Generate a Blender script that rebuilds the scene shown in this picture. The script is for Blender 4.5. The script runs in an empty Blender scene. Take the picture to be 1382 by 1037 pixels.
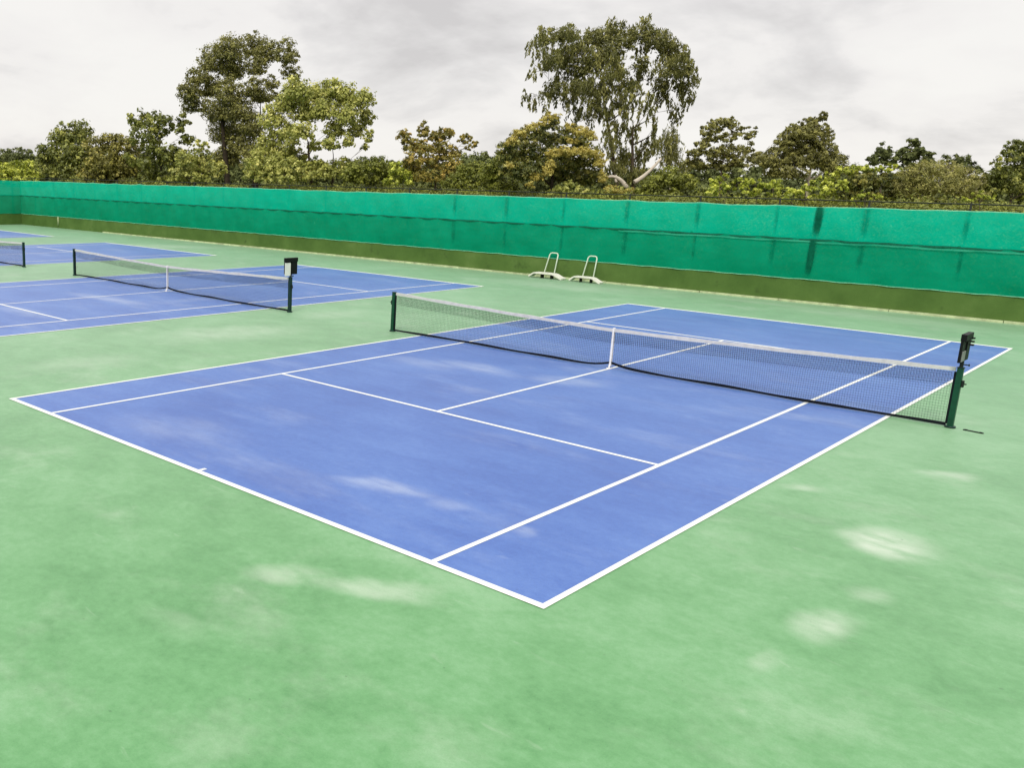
import bpy, bmesh, math, random
import numpy as np
from mathutils import Vector, Matrix
RNG = np.random.default_rng(7)
random.seed(7)
sc = bpy.context.scene
col = sc.collection
R = math.radians

# ------------------------------------------------------------------ camera
YAW, PITCH, ROLL = -0.8137, -0.2193, 0.0234
CAM = np.array([9.612, -19.357, 3.9878]); F = 1229.824; PX = -312.93; W0, H0 = 1382.0, 1037.0
fw = np.array([math.sin(YAW)*math.cos(PITCH), math.cos(YAW)*math.cos(PITCH), math.sin(PITCH)])
rt = np.array([math.cos(YAW), -math.sin(YAW), 0.0]); up = np.cross(rt, fw)
rt, up = rt*math.cos(ROLL)+up*math.sin(ROLL), -rt*math.sin(ROLL)+up*math.cos(ROLL)
def ray(u, v): return fw + rt*(u-W0/2-PX)/F - up*(v-H0/2)/F
def ground(u, v):
    d = ray(u, v); return CAM + d*(-CAM[2]/d[2])
def wallY(x): return 18.05 + .012*x
def wall_depth(u):
    d = ray(u, 300); t1 = (18.05+.012*CAM[0]-CAM[1])/(d[1]-.012*d[0])
    p = CAM+d*t1
    if p[0] < -60.6: t1 = (-60.6-CAM[0])/d[0]
    return t1
cam = bpy.data.cameras.new('camera'); co = bpy.data.objects.new('camera', cam); col.objects.link(co)
M = Matrix.Identity(4)
for i in range(3):
    M[i][0], M[i][1], M[i][2], M[i][3] = rt[i], up[i], -fw[i], CAM[i]
co.matrix_world = M
cam.sensor_fit = 'HORIZONTAL'; cam.sensor_width = 36; cam.lens = F/W0*36
cam.shift_x = -PX/W0; cam.shift_y = 0
cam.clip_end = 3000; cam.clip_start = .05
sc.camera = co

# ------------------------------------------------------------------ helpers
def obj(name, me, mat=None, parent=None, **props):
    o = bpy.data.objects.new(name, me); col.objects.link(o)
    if mat and me: me.materials.append(mat)
    if parent: o.parent = parent
    for k, v in props.items(): o[k] = v
    return o
def empty(name, loc, label, category, group=None, rz=0):
    o = bpy.data.objects.new(name, None); col.objects.link(o)
    o.location = loc; o.rotation_euler.z = rz; o.empty_display_size = .2
    o['label'] = label; o['category'] = category
    if group: o['group'] = group
    return o
def mesh_np(name, verts, faces, smooth=False):
    me = bpy.data.meshes.new(name)
    verts = np.asarray(verts, dtype=np.float32); faces = np.asarray(faces, dtype=np.int32)
    n, k = faces.shape
    me.vertices.add(len(verts)); me.vertices.foreach_set('co', verts.ravel())
    me.loops.add(n*k); me.loops.foreach_set('vertex_index', faces.ravel())
    me.polygons.add(n); me.polygons.foreach_set('loop_start', np.arange(0, n*k, k, dtype=np.int32))
    me.polygons.foreach_set('loop_total', np.full(n, k, dtype=np.int32))
    if smooth: me.polygons.foreach_set('use_smooth', np.ones(n, dtype=bool))
    me.update(calc_edges=True); me.validate()
    return me
class MB:
    """collects simple shapes into one mesh"""
    def __init__(s): s.bm = bmesh.new()
    def box(s, x0, x1, y0, y1, z0, z1, bev=0):
        g = bmesh.ops.create_cube(s.bm, size=1)
        for v in g['verts']:
            v.co = Vector(((x0+x1)/2+v.co.x*(x1-x0), (y0+y1)/2+v.co.y*(y1-y0), (z0+z1)/2+v.co.z*(z1-z0)))
        if bev:
            es = list({e for v in g['verts'] for e in v.link_edges})
            bmesh.ops.bevel(s.bm, geom=es, offset=bev, segments=2, affect='EDGES', profile=.5)
        return s
    def tube(s, pts, r, n=8, cap=True):
        pts = [Vector(p) for p in pts]; rs = r if hasattr(r, '__len__') else [r]*len(pts)
        rings = []; ref = None
        for i, p in enumerate(pts):
            t = (pts[min(i+1, len(pts)-1)]-pts[max(i-1, 0)]).normalized()
            if ref is None: ref = Vector((0, 0, 1)) if abs(t.z) < .9 else Vector((1, 0, 0))
            a = (ref - t*ref.dot(t)).normalized(); b = t.cross(a); ref = a
            rings.append([s.bm.verts.new(p+(a*math.cos(2*math.pi*k/n)+b*math.sin(2*math.pi*k/n))*rs[i]) for k in range(n)])
        for A, B in zip(rings, rings[1:]):
            for k in range(n):
                f = s.bm.faces.new((A[k], A[(k+1) % n], B[(k+1) % n], B[k])); f.smooth = n > 5
        if cap:
            s.bm.faces.new(rings[0][::-1]); s.bm.faces.new(rings[-1])
        return s
    def cyl(s, p, q, r, n=12): return s.tube([p, q], r, n)
    def strip(s, top, bot):
        a = [s.bm.verts.new(p) for p in top]; b = [s.bm.verts.new(p) for p in bot]
        for i in range(len(a)-1): s.bm.faces.new((b[i], b[i+1], a[i+1], a[i]))
        return s
    def quad(s, x0, x1, y0, y1, z):
        vs = [s.bm.verts.new(p) for p in ((x0, y0, z), (x1, y0, z), (x1, y1, z), (x0, y1, z))]; s.bm.faces.new(vs); return s
    def mesh(s, name):
        me = bpy.data.meshes.new(name); bmesh.ops.recalc_face_normals(s.bm, faces=s.bm.faces[:])
        s.bm.to_mesh(me); s.bm.free(); return me
    def build(s, name, mat, parent=None, **k): return obj(name, s.mesh(name), mat, parent, **k)

# ------------------------------------------------------------------ materials
def newmat(name):
    m = bpy.data.materials.new(name); m.use_nodes = True
    nt = m.node_tree; nt.nodes.clear()
    return m, nt, nt.nodes, nt.links
def N(nt, t, **k):
    n = nt.nodes.new(t)
    for a, b in k.items(): setattr(n, a, b)
    return n
def ramp(nt, stops, fac):
    r = N(nt, 'ShaderNodeValToRGB'); e = r.color_ramp.elements
    while len(e) < len(stops): e.new(.5)
    for x, (p, c) in zip(e, stops): x.position = p; x.color = (*c, 1)
    nt.links.new(fac, r.inputs['Fac']); return r.outputs['Color']
def mixc(nt, fac, a, b, mode='MIX'):
    n = N(nt, 'ShaderNodeMix', data_type='RGBA', blend_type=mode)
    for i, x in ((0, fac), (6, a), (7, b)):
        if isinstance(x, bpy.types.NodeSocket): nt.links.new(x, n.inputs[i])
        elif isinstance(x, (int, float)): n.inputs[i].default_value = x
        else: n.inputs[i].default_value = (*x, 1)
    return n.outputs[2]
def math_(nt, op, a, b=0, clamp=False):
    n = N(nt, 'ShaderNodeMath', operation=op, use_clamp=clamp)
    for i, x in enumerate((a, b)):
        if isinstance(x, bpy.types.NodeSocket): nt.links.new(x, n.inputs[i])
        else: n.inputs[i].default_value = x
    return n.outputs[0]
def noise(nt, vec, scale, detail=4, rough=.55, stretch=None, rot=0, dist=0):
    if stretch:
        mp = N(nt, 'ShaderNodeMapping'); mp.inputs['Scale'].default_value = stretch; mp.inputs['Rotation'].default_value = (0, 0, rot)
        nt.links.new(vec, mp.inputs[0]); vec = mp.outputs[0]
    n = N(nt, 'ShaderNodeTexNoise'); nt.links.new(vec, n.inputs['Vector'])
    n.inputs['Scale'].default_value = scale; n.inputs['Detail'].default_value = detail; n.inputs['Roughness'].default_value = rough
    n.inputs['Distortion'].default_value = dist
    return n.outputs['Fac']
def sstep(nt, x, a, b):
    n = N(nt, 'ShaderNodeMapRange', interpolation_type='SMOOTHSTEP'); nt.links.new(x, n.inputs[0])
    n.inputs[1].default_value = a; n.inputs[2].default_value = b; return n.outputs[0]
def principled(nt, colr, rough=.6, spec=.5, metal=0, bump=None, bstr=.2, bdist=.01):
    p = N(nt, 'ShaderNodeBsdfPrincipled')
    if isinstance(colr, bpy.types.NodeSocket): nt.links.new(colr, p.inputs['Base Color'])
    else: p.inputs['Base Color'].default_value = (*colr, 1)
    if isinstance(rough, bpy.types.NodeSocket): nt.links.new(rough, p.inputs['Roughness'])
    else: p.inputs['Roughness'].default_value = rough
    p.inputs['Specular IOR Level'].default_value = spec; p.inputs['Metallic'].default_value = metal
    if bump is not None:
        b = N(nt, 'ShaderNodeBump'); b.inputs['Strength'].default_value = bstr; b.inputs['Distance'].default_value = bdist
        nt.links.new(bump, b.inputs['Height']); nt.links.new(b.outputs[0], p.inputs['Normal'])
    return p
def out(nt, sh):
    o = N(nt, 'ShaderNodeOutputMaterial'); nt.links.new(sh, o.inputs['Surface'])
def painted(name, c, rough=.5, spec=.4, var=.25, scale=8, metal=0):
    m, nt, nd, lk = newmat(name); tc = N(nt, 'ShaderNodeTexCoord').outputs['Object']
    f = noise(nt, tc, scale, 5, .6); d = tuple(x*(1-var) for x in c); l = tuple(min(1, x*(1+var*.6)) for x in c)
    p = principled(nt, ramp(nt, [(.3, d), (.7, l)], f), rough, spec, metal, noise(nt, tc, scale*6, 3), .12, .004)
    out(nt, p.outputs[0]); return m

# court paving with worn, dusty patches and painted far glare
def stain_glare_mask(nt, pos, stains_glare):
    """dry dust marks, plus painted far glare: fixed elliptical patches broken up by noise"""
    tot = None
    warp = N(nt, 'ShaderNodeTexNoise'); nt.links.new(pos, warp.inputs['Vector']); warp.inputs['Scale'].default_value = .9; warp.inputs['Detail'].default_value = 3
    sub = N(nt, 'ShaderNodeVectorMath', operation='SUBTRACT'); nt.links.new(warp.outputs['Color'], sub.inputs[0]); sub.inputs[1].default_value = (.5, .5, .5)
    scl = N(nt, 'ShaderNodeVectorMath', operation='SCALE'); nt.links.new(sub.outputs[0], scl.inputs[0]); scl.inputs['Scale'].default_value = .75
    ad = N(nt, 'ShaderNodeVectorMath', operation='ADD'); nt.links.new(pos, ad.inputs[0]); nt.links.new(scl.outputs[0], ad.inputs[1])
    for (x, y, a, b, ang, s) in stains_glare:
        mp = N(nt, 'ShaderNodeMapping', vector_type='TEXTURE'); nt.links.new(ad.outputs[0], mp.inputs[0])
        mp.inputs['Location'].default_value = (x, y, 0); mp.inputs['Rotation'].default_value = (0, 0, ang); mp.inputs['Scale'].default_value = (a, b, 1000)
        ln = N(nt, 'ShaderNodeVectorMath', operation='LENGTH'); nt.links.new(mp.outputs[0], ln.inputs[0])
        v = math_(nt, 'MULTIPLY', sstep(nt, ln.outputs['Value'], 1.25, .15), s)
        tot = v if tot is None else math_(nt, 'MAXIMUM', tot, v)
    return tot
def px_stain_glare(u0, v0, u1, v1, thick, s):
    """ground patch between two points, with its width in metres"""
    a, b = ground(u0, v0), ground(u1, v1); c = (a+b)/2; d = b-a
    return (c[0], c[1], max(.15, math.hypot(d[0], d[1])/2), thick, math.atan2(d[1], d[0]), s)
G_STAINS_GLARE = [px_stain_glare(1140, 728, 1272, 742, .62, .95), px_stain_glare(1165, 748, 1235, 738, .33, 1.0), px_stain_glare(1072, 856, 1150, 826, .28, .75), px_stain_glare(1140, 806, 1195, 800, .25, .35),
            px_stain_glare(1235, 640, 1320, 644, .24, .6), px_stain_glare(1040, 656, 1130, 664, .22, .5), px_stain_glare(320, 770, 460, 775, .26, .5),
            px_stain_glare(420, 775, 600, 812, .24, .55), px_stain_glare(180, 820, 270, 870, .2, .15), px_stain_glare(640, 375, 900, 400, 1.6, .3), px_stain_glare(200, 460, 420, 440, 1.2, .35), px_stain_glare(60, 330, 330, 335, 2.0, .35), px_stain_glare(20, 500, 200, 480, .9, .25), px_stain_glare(1050, 415, 1382, 450, 1.2, .25),  # broad weak patches here and below paint far glare into the green
            
            px_stain_glare(1010, 880, 1060, 900, .25, .35), px_stain_glare(900, 500, 960, 520, .4, .0), px_stain_glare(480, 330, 700, 350, 1.2, .3),
            px_stain_glare(400, 430, 500, 420, .8, .25), px_stain_glare(930, 398, 1130, 420, .5, .25)]
B_STAINS = [px_stain_glare(440, 645, 600, 672, .26, .6), px_stain_glare(570, 668, 640, 690, .3, .3), px_stain_glare(590, 485, 700, 510, .5, .45), px_stain_glare(700, 508, 830, 520, .6, .4),
            px_stain_glare(690, 720, 730, 712, .15, .45), px_stain_glare(90, 395, 200, 412, .6, .5), px_stain_glare(0, 412, 60, 430, .5, .35), px_stain_glare(200, 410, 320, 400, .5, .2),
            px_stain_glare(520, 480, 620, 500, .6, .25), px_stain_glare(150, 560, 330, 600, .8, .18)]
def paving(name, dark, mid, light, dust, stains_glare, srot, sx, dusty=.1):
    m, nt, nd, lk = newmat(name); g = N(nt, 'ShaderNodeNewGeometry').outputs['Position']
    big = noise(nt, g, .22, 7, .66)
    streak = noise(nt, g, 1.1, 8, .74, stretch=(sx, 1.3, 1), rot=srot, dist=.25)
    fine = noise(nt, g, 9, 7, .8)
    grain = noise(nt, g, 75, 3, .7)
    f = math_(nt, 'ADD', math_(nt, 'ADD', math_(nt, 'MULTIPLY', big, .38), math_(nt, 'MULTIPLY', streak, .34)), math_(nt, 'MULTIPLY', fine, .28))
    c = ramp(nt, [(.415, dark), (.5, mid), (.585, light)], f)
    wear = math_(nt, 'MULTIPLY', sstep(nt, noise(nt, g, .5, 8, .68, stretch=(sx, 1.3, 1), rot=srot+.2), .5, .8), .3)
    scuff = math_(nt, 'MULTIPLY', sstep(nt, noise(nt, g, 3.5, 3, .6, stretch=(.5, 1.8, 1), rot=srot+.9, dist=.8), .66, .76), .13)
    grit = math_(nt, 'MULTIPLY', sstep(nt, noise(nt, g, 38, 3, .7), .66, .74), .35)
    speck = math_(nt, 'MULTIPLY', sstep(nt, noise(nt, g, 11, 2, .5), .74, .78), .5)
    c = mixc(nt, wear, c, dust)
    st = math_(nt, 'MULTIPLY', stain_glare_mask(nt, g, stains_glare), sstep(nt, noise(nt, g, 2.4, 6, .6, stretch=(.6, 1.3, 1), rot=srot), .12, .6))
    c = mixc(nt, math_(nt, 'MULTIPLY', st, .9, True), c, dust)  # dust marks, and the painted far glare in the same pale colour
    c = mixc(nt, scuff, c, dust); c = mixc(nt, grit, c, tuple(x*.6 for x in dark)); c = mixc(nt, speck, c, tuple(x*.5 for x in dark))
    dirt = math_(nt, 'MULTIPLY', sstep(nt, noise(nt, g, 3.2, 5, .75), .64, .8), .28)
    c = mixc(nt, dirt, c, tuple(x*.55 for x in dark))
    c = mixc(nt, .2, c, ramp(nt, [(.3, (.25,)*3), (.7, (.75,)*3)], grain), 'OVERLAY')
    p = principled(nt, c, .5, .5, 0, grain, .2, .003); p.inputs['Sheen Weight'].default_value = dusty; p.inputs['Sheen Roughness'].default_value = .3; p.inputs['Sheen Tint'].default_value = (.9, .95, .92, 1); p.inputs['Coat Weight'].default_value = .22; p.inputs['Coat Roughness'].default_value = .42
    out(nt, p.outputs[0]); return m
MG = paving('green_acrylic', (.066, .232, .070), (.104, .298, .107), (.156, .355, .160), (.50, .58, .47), G_STAINS_GLARE, .75, 1.05, .62)
MBL = paving('blue_acrylic', (.036, .100, .360), (.051, .130, .412), (.076, .166, .455), (.38, .45, .60), B_STAINS, .25, .5)
def line_mat():
    m, nt, nd, lk = newmat('white_line_paint'); g = N(nt, 'ShaderNodeNewGeometry').outputs['Position']
    w = sstep(nt, noise(nt, g, 5, 6, .7), .58, .85)
    c = mixc(nt, math_(nt, 'MULTIPLY', w, .5), (.72, .74, .71), (.42, .47, .52))
    out(nt, principled(nt, c, .6, .3, 0, noise(nt, g, 130, 2), .2, .003).outputs[0]); return m
MLINE = line_mat()
def soil_mat():
    m, nt, nd, lk = newmat('rough_grass'); g = N(nt, 'ShaderNodeNewGeometry').outputs['Position']
    c = ramp(nt, [(.3, (.045, .06, .018)), (.5, (.08, .095, .03)), (.7, (.13, .11, .05))], noise(nt, g, .15, 8, .65))
    out(nt, principled(nt, c, .95, .1, 0, noise(nt, g, 3, 6), .6, .1).outputs[0]); return m
MSOIL = soil_mat()
def wall_mat():
    m, nt, nd, lk = newmat('olive_wall_paint'); g = N(nt, 'ShaderNodeNewGeometry').outputs['Position']
    f = noise(nt, g, .5, 6, .6); s = noise(nt, g, 1.0, 5, .7, stretch=(3, 3, .35))
    c = ramp(nt, [(.3, (.052, .105, .018)), (.55, (.085, .152, .032)), (.75, (.135, .205, .058))], math_(nt, 'ADD', math_(nt, 'MULTIPLY', f, .88), math_(nt, 'MULTIPLY', s, .12)))
    c = mixc(nt, math_(nt, 'MULTIPLY', sstep(nt, noise(nt, g, 1.1, 7, .75), .56, .75), .7), c, (.035, .062, .016))
    c = mixc(nt, math_(nt, 'MULTIPLY', sstep(nt, noise(nt, g, .9, 6, .75, stretch=(1, 1, 1.5)), .64, .8), .35), c, (.25, .28, .15))
    out(nt, principled(nt, c, .75, .25, 0, noise(nt, g, 25, 4), .3, .01).outputs[0]); return m
MWALL = wall_mat()
MKERB = painted('cream_kerb_paint', (.50, .55, .33), .8, .15, .4, 3)
def cloth(name, dark, light, transp, transl):
    m, nt, nd, lk = newmat(name); g = N(nt, 'ShaderNodeNewGeometry').outputs['Position']
    f = math_(nt, 'ADD', math_(nt, 'MULTIPLY', noise(nt, g, .6, 5, .6), .5), math_(nt, 'MULTIPLY', noise(nt, g, 2.2, 5, .65, stretch=(.5, .5, 1.6)), .5))
    c = ramp(nt, [(.35, dark), (.65, light)], f)
    c = mixc(nt, math_(nt, 'MULTIPLY', sstep(nt, noise(nt, g, 1.1, 5, .7), .68, .78), .28), c, (.10, .55, .40))
    b = noise(nt, g, 1.6, 5, .6, stretch=(1, 1, .5))
    p = principled(nt, c, .8, .06, 0, b, .35, .05)
    t = N(nt, 'ShaderNodeBsdfTranslucent'); lk.new(c, t.inputs[0])
    mx = N(nt, 'ShaderNodeMixShader'); mx.inputs[0].default_value = transl; lk.new(p.outputs[0], mx.inputs[1]); lk.new(t.outputs[0], mx.inputs[2])
    tr = N(nt, 'ShaderNodeBsdfTransparent')
    m2 = N(nt, 'ShaderNodeMixShader'); m2.inputs[0].default_value = transp; lk.new(mx.outputs[0], m2.inputs[1]); lk.new(tr.outputs[0], m2.inputs[2])
    out(nt, m2.outputs[0]); return m
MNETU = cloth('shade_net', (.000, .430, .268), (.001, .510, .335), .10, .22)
MNETL = cloth('less_backlit_net', (.000, .240, .125), (.001, .310, .172), .05, .15)  # weaker backlight on the lower net painted in as a darker green
MHEM = painted('pale_net_hem', (.24, .62, .42), .7, .2, .3, 6)
MSEAM = painted('dark_net_seam', (.003, .125, .070), .7, .2, .3, 6)
MPIPE = painted('weathered_fence_steel', (.014, .018, .013), .6, .25, .35, 9)
MPOST = painted('green_post_paint', (.003, .055, .026), .42, .3, .3, 9)
MPOSTD = painted('dark_post_paint', (.004, .026, .022), .45, .3, .3, 9)
MBLACK = painted('black_plastic', (.006, .007, .007), .5, .15, .3, 12)
MDARKG = painted('dark_steel', (.009, .014, .012), .45, .25, .3, 12)
MCARD = painted('white_card', (.72, .72, .69), .6, .3, .08, 9)
MCARDG = painted('grey_card', (.20, .215, .20), .6, .3, .2, 9)
MCORD = painted('black_net_cord', (.012, .016, .024), .7, .2, .2, 30)
MBAND = painted('black_net_band', (.008, .010, .014), .8, .15, .25, 12)
MTAPE = painted('white_net_tape', (.58, .57, .56), .7, .2, .16, 6)
MSTRAP = painted('white_strap', (.80, .78, .76), .7, .2, .15, 9)
MBENCH = painted('white_gloss_paint', (.78, .75, .68), .45, .4, .12, 7)
MTUBE = painted('pale_tube_paint', (.62, .70, .58), .4, .45, .15, 8)

# ------------------------------------------------------------------ ground and courts
obj('ground', mesh_np('ground', [(-1500, -600, -.03), (1500, -600, -.03), (1500, 1500, -.03), (-1500, 1500, -.03)], [(0, 1, 2, 3)]), MSOIL, kind='structure')
pv = MB(); pv.box(-60.9, 30, -45, 18.6, -.3, 0); pv.build('court_paving', MG, kind='structure')
HALF, SING, BASE, SVC = 5.485, 4.115, 11.885, 6.40
COURTS = [(0, 0, 0), (-17.13, .12, 0), (-34.1, .05, 0), (-51.2, .0, 0)]
for cx, cy, _ in COURTS:
    b = MB(); b.quad(cx-HALF+.02, cx+HALF-.02, cy-BASE+.02, cy+BASE-.02, .004); b.build('court_surface', MBL, kind='structure')
    l = MB(); z = .008
    for s in (-1, 1):
        l.quad(cx-HALF, cx+HALF, *sorted((cy+s*BASE, cy+s*(BASE-(.10 if s < 0 else .15)))), z)           # baselines
        l.quad(*sorted((cx+s*HALF, cx+s*(HALF-.07))), cy-BASE+.10, cy+BASE-.15, z)  # doubles sidelines
        l.quad(*sorted((cx+s*(SING+.005), cx+s*(SING-.065))), cy-BASE+.10, cy+BASE-.15, z)  # singles sidelines
        l.quad(cx-SING+.065, cx+SING-.065, *sorted((cy+s*(SVC+(.015 if s < 0 else .03)), cy+s*(SVC-.065))), z)  # service lines
        l.quad(cx-.03, cx+.03, *sorted((cy+s*(BASE-.10), cy+s*(BASE-.21))), z)       # centre marks
    l.quad(cx-.033, cx+.033, cy-SVC+.065, cy+SVC-.065, z)
    l.build('court_lines', MLINE, kind='structure')

# ------------------------------------------------------------------ tennis nets
XP = 6.40
def topz(x):
    t = abs(x)/XP; return .905 + .165*t**1.25
def botz(x):
    return .02 + .10*math.exp(-(abs(x)/.28)**1.2)
def wob(x, ph): return .035*math.sin(x*1.1+ph)+.02*math.sin(x*2.7+ph*2)
def cords(tb, bb, rows, pitch, th, yoff, x0=-6.3, x1=6.3, ph=0):
    """knotted mesh as thin crossed cords, one mesh"""
    V = []; Fc = []
    def seg(p, q, r):
        p = np.array(p); q = np.array(q); d = (q-p)/np.linalg.norm(q-p)
        a = np.array([0, 1., 0]); b = np.cross(d, a)
        i = len(V)
        for e in (p, q):
            for k in range(3):
                an = 2*math.pi*k/3+.5; V.append(e+a*r*math.cos(an)+b*r*math.sin(an))
        for k in range(3): Fc.append((i+k, i+(k+1) % 3, i+3+(k+1) % 3, i+3+k))
    n = int((x1-x0)/pitch)
    for i in range(n+1):
        x = x0+(x1-x0)*i/n
        zs = np.linspace(bb(x), tb(x), 4)
        ys = [wob(x, ph)*(1-k/3)**2+yoff for k in range(4)]
        for k in range(3): seg((x, ys[k], zs[k]), (x, ys[k+1], zs[k+1]), th)
    m = 46
    for j in range(1, rows):
        t = j/rows; xs = np.linspace(x0, x1, m+1)
        for k in range(m):
            a, b = xs[k], xs[k+1]
            f = lambda x: (x, wob(x, ph)*(1-t)**2+yoff, bb(x)+(tb(x)-bb(x))*t)
            seg(f(a), f(b), th)
    return mesh_np('net_mesh', V, Fc)
def band(zt, zb, y, thick, xa=-6.33, xb=6.33, n=72, bottom=False, ph=0):
    b = MB(); xs = [xa+(xb-xa)*i/n for i in range(n+1)]
    yy = (lambda x: y+wob(x, ph)) if bottom else (lambda x: y)
    f1, f2 = [(x, yy(x)-thick/2, zt(x)) for x in xs], [(x, yy(x)-thick/2, zb(x)) for x in xs]
    k1, k2 = [(x, yy(x)+thick/2, zt(x)) for x in xs], [(x, yy(x)+thick/2, zb(x)) for x in xs]
    b.strip(f1, f2); b.strip(k2, k1); b.strip(k1, f1); b.strip(f2, k2)
    bmesh.ops.remove_doubles(b.bm, verts=b.bm.verts[:], dist=1e-5)
    return b
def make_net(label):
    r = empty('tennis_net', (0, 0, 0), label, 'net', 'tennis nets strung across the courts')
    obj('net_mesh', cords(lambda x: topz(x)-.05, lambda x: botz(x)+.05, 20, .043, .0017, 0), MCORD, r)
    obj('upper_double_mesh', cords(lambda x: topz(x)-.05, lambda x: topz(x)-.33, 7, .043, .0030, .014, -6.279, 6.279), MCORD, r)
    band(lambda x: topz(x)+.012+.006*math.sin(x*5), lambda x: topz(x)-.058+.004*math.sin(x*3.1), .004, .03).build('top_tape', MTAPE, r)
    band(lambda x: botz(x)+.052+.008*math.sin(x*3.3), lambda x: botz(x)+.002, 0, .02, bottom=True).build('bottom_band', MBAND, r)
    for s in (-1, 1):
        e = MB(); e.box(s*6.345-.028, s*6.345+.028, -.012, .012, .06, 1.0); e.build('side_band', MBAND, r)
    s = MB()
    s.box(-.022, .022, -.022, -.012, .07, .935).box(-.022, .022, .022, .032, .07, .935).box(-.022, .022, -.022, .032, .921, .931)
    st = s.build('centre_strap', MSTRAP, r)
    a = MB(); a.tube([(0, -.03, .10), (.0, -.05, .05), (0, -.045, .012)], .02, 8); a.box(-.055, .055, -.075, -.015, .008, .022, .004)
    a.build('floor_anchor', MSTRAP, st)
    return r
def copy_tree(o, parent=None):
    c = o.copy(); col.objects.link(c)
    if parent: c.parent = parent
    for ch in list(o.children): copy_tree(ch, c)
    return c
NL = ['nearest tennis net with white tape and black bottom band, across the front blue court',
      'second tennis net with bent white centre strap, on the middle blue court',
      'far tennis net cut by the left edge of the photo, short piece with white tape']
net0 = make_net(NL[0])
for i in (1, 2):
    c = copy_tree(net0); c.location = (COURTS[i][0], COURTS[i][1]+.08, 0); c['label'] = NL[i]

def make_post(label, mat, s):
    """square post; s = side (+1 right, -1 left) the winch faces away from the court"""
    r = empty('net_post', (0, 0, 0), label, 'net post', 'net posts beside the courts')
    b = MB(); b.box(-.045, .045, -.045, .045, .0, 1.07, .006); b.build('post', mat, r)
    c = MB(); c.box(-.052, .052, -.052, .052, 1.07, 1.092, .008); c.build('cap', MPOSTD, r)
    g = MB(); g.tube([(0, 0, .001), (0, 0, .03)], .085, 16); g.build('ground_collar', MPOSTD, r)
    w = MB(); w.box(*sorted((s*.046, s*.085)), -.03, .03, .74, .86, .006); w.cyl((s*.085, 0, .80), (s*.12, 0, .80), .012)
    wn = w.build('winch', MDARKG, r)
    return r
def post_at(label, X, Y, s, mat=MPOST):
    r = make_post(label, mat, s); r.location = (X, Y, 0); return r
post_at('dark green net post at the bare left end of the nearest net', -6.4, 0, -1)
post_at('green net post in the right foreground carrying the edge-on dark scoreboard', 6.4, 0, 1)
post_at('dark net post at the left end of the second net, thin and bare on top', COURTS[1][0]-6.4, .2, -1, MPOSTD)
post_at('dark green net post under the black and white scoreboard of the second court', COURTS[1][0]+6.4, .2, 1, MPOSTD)
post_at('far dark net post at the end of the net cut by the left edge', COURTS[2][0]+6.4, .13, 1, MPOSTD)

def scoreboard(X, Y, label, near):
    r = empty('flip_scoreboard', (X, Y, 1.09), label, 'scoreboard', 'flip scoreboards on the net posts')
    b = MB(); b.box(-.030, .012, -.26, .26, .10, .58, .008); b.build('board', MBLACK, r)
    h = MB(); h.box(-.036, .05, -.265, .265, .48, .60, .008); h.build('header', MBLACK, r)
    k = MB(); k.box(-.026, .026, -.03, .03, 0, .11, .004); k.cyl((.026, 0, .05), (.10, 0, .05), .010); k.cyl((.10, 0, .05), (.115, 0, .05), .022)
    k.build('bracket', MDARKG, r)
    if near:
        c = MB(); c.box(.014, .03, -.24, -.02, .12, .30, .003); c.build('card', MCARDG, r)
        d = MB(); d.box(.014, .034, .0, .23, .12, .46, .003); d.build('card', MBLACK, r)
        for z in (.50, .44, .38):
            t = MB(); t.box(.03, .085, .17, .25, z-.012, z+.014, .004); t.build('card_tab', MBLACK, r)
    else:
        c = MB(); c.box(.014, .03, -.262, -.03, .05, .45, .003); c.build('card', MCARD, r)
        d = MB(); d.box(.014, .034, .01, .25, .09, .49, .003); d.build('card', MBLACK, r)
    for y in (-.2, -.06, .06, .2):
        g = MB(); a = [2*math.pi*i/12 for i in range(13)]
        g.tube([(.035+.02*math.cos(t), y, .49+.022*math.sin(t)) for t in a], .0035, 5, cap=False); g.build('ring', MDARKG, r)
    return r
scoreboard(6.4, 0, 'dark flip scoreboard seen edge-on, on the green post in the right foreground', True)
scoreboard(COURTS[1][0]+6.4, .2, 'black flip scoreboard showing a blank white card, on the post of the second court', False)

# small dark strip lying on the court
a, b = ground(1302, 581), ground(1325, 585.5); d = b-a
r = empty('ground_strip', ((a[0]+b[0])/2, (a[1]+b[1])/2, 0), 'thin black metal strip lying on the green paving beside the right foreground post', 'metal strip', rz=math.atan2(d[1], d[0]))
g = MB(); g.box(-.15, .15, -.022, .022, .002, .016, .004); g.build('strip_plate', MBLACK, r)
g = MB(); g.box(-.13, -.09, -.012, .012, .016, .022); g.box(.09, .13, -.012, .012, .016, .022); g.build('strip_tabs', MDARKG, r)

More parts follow.
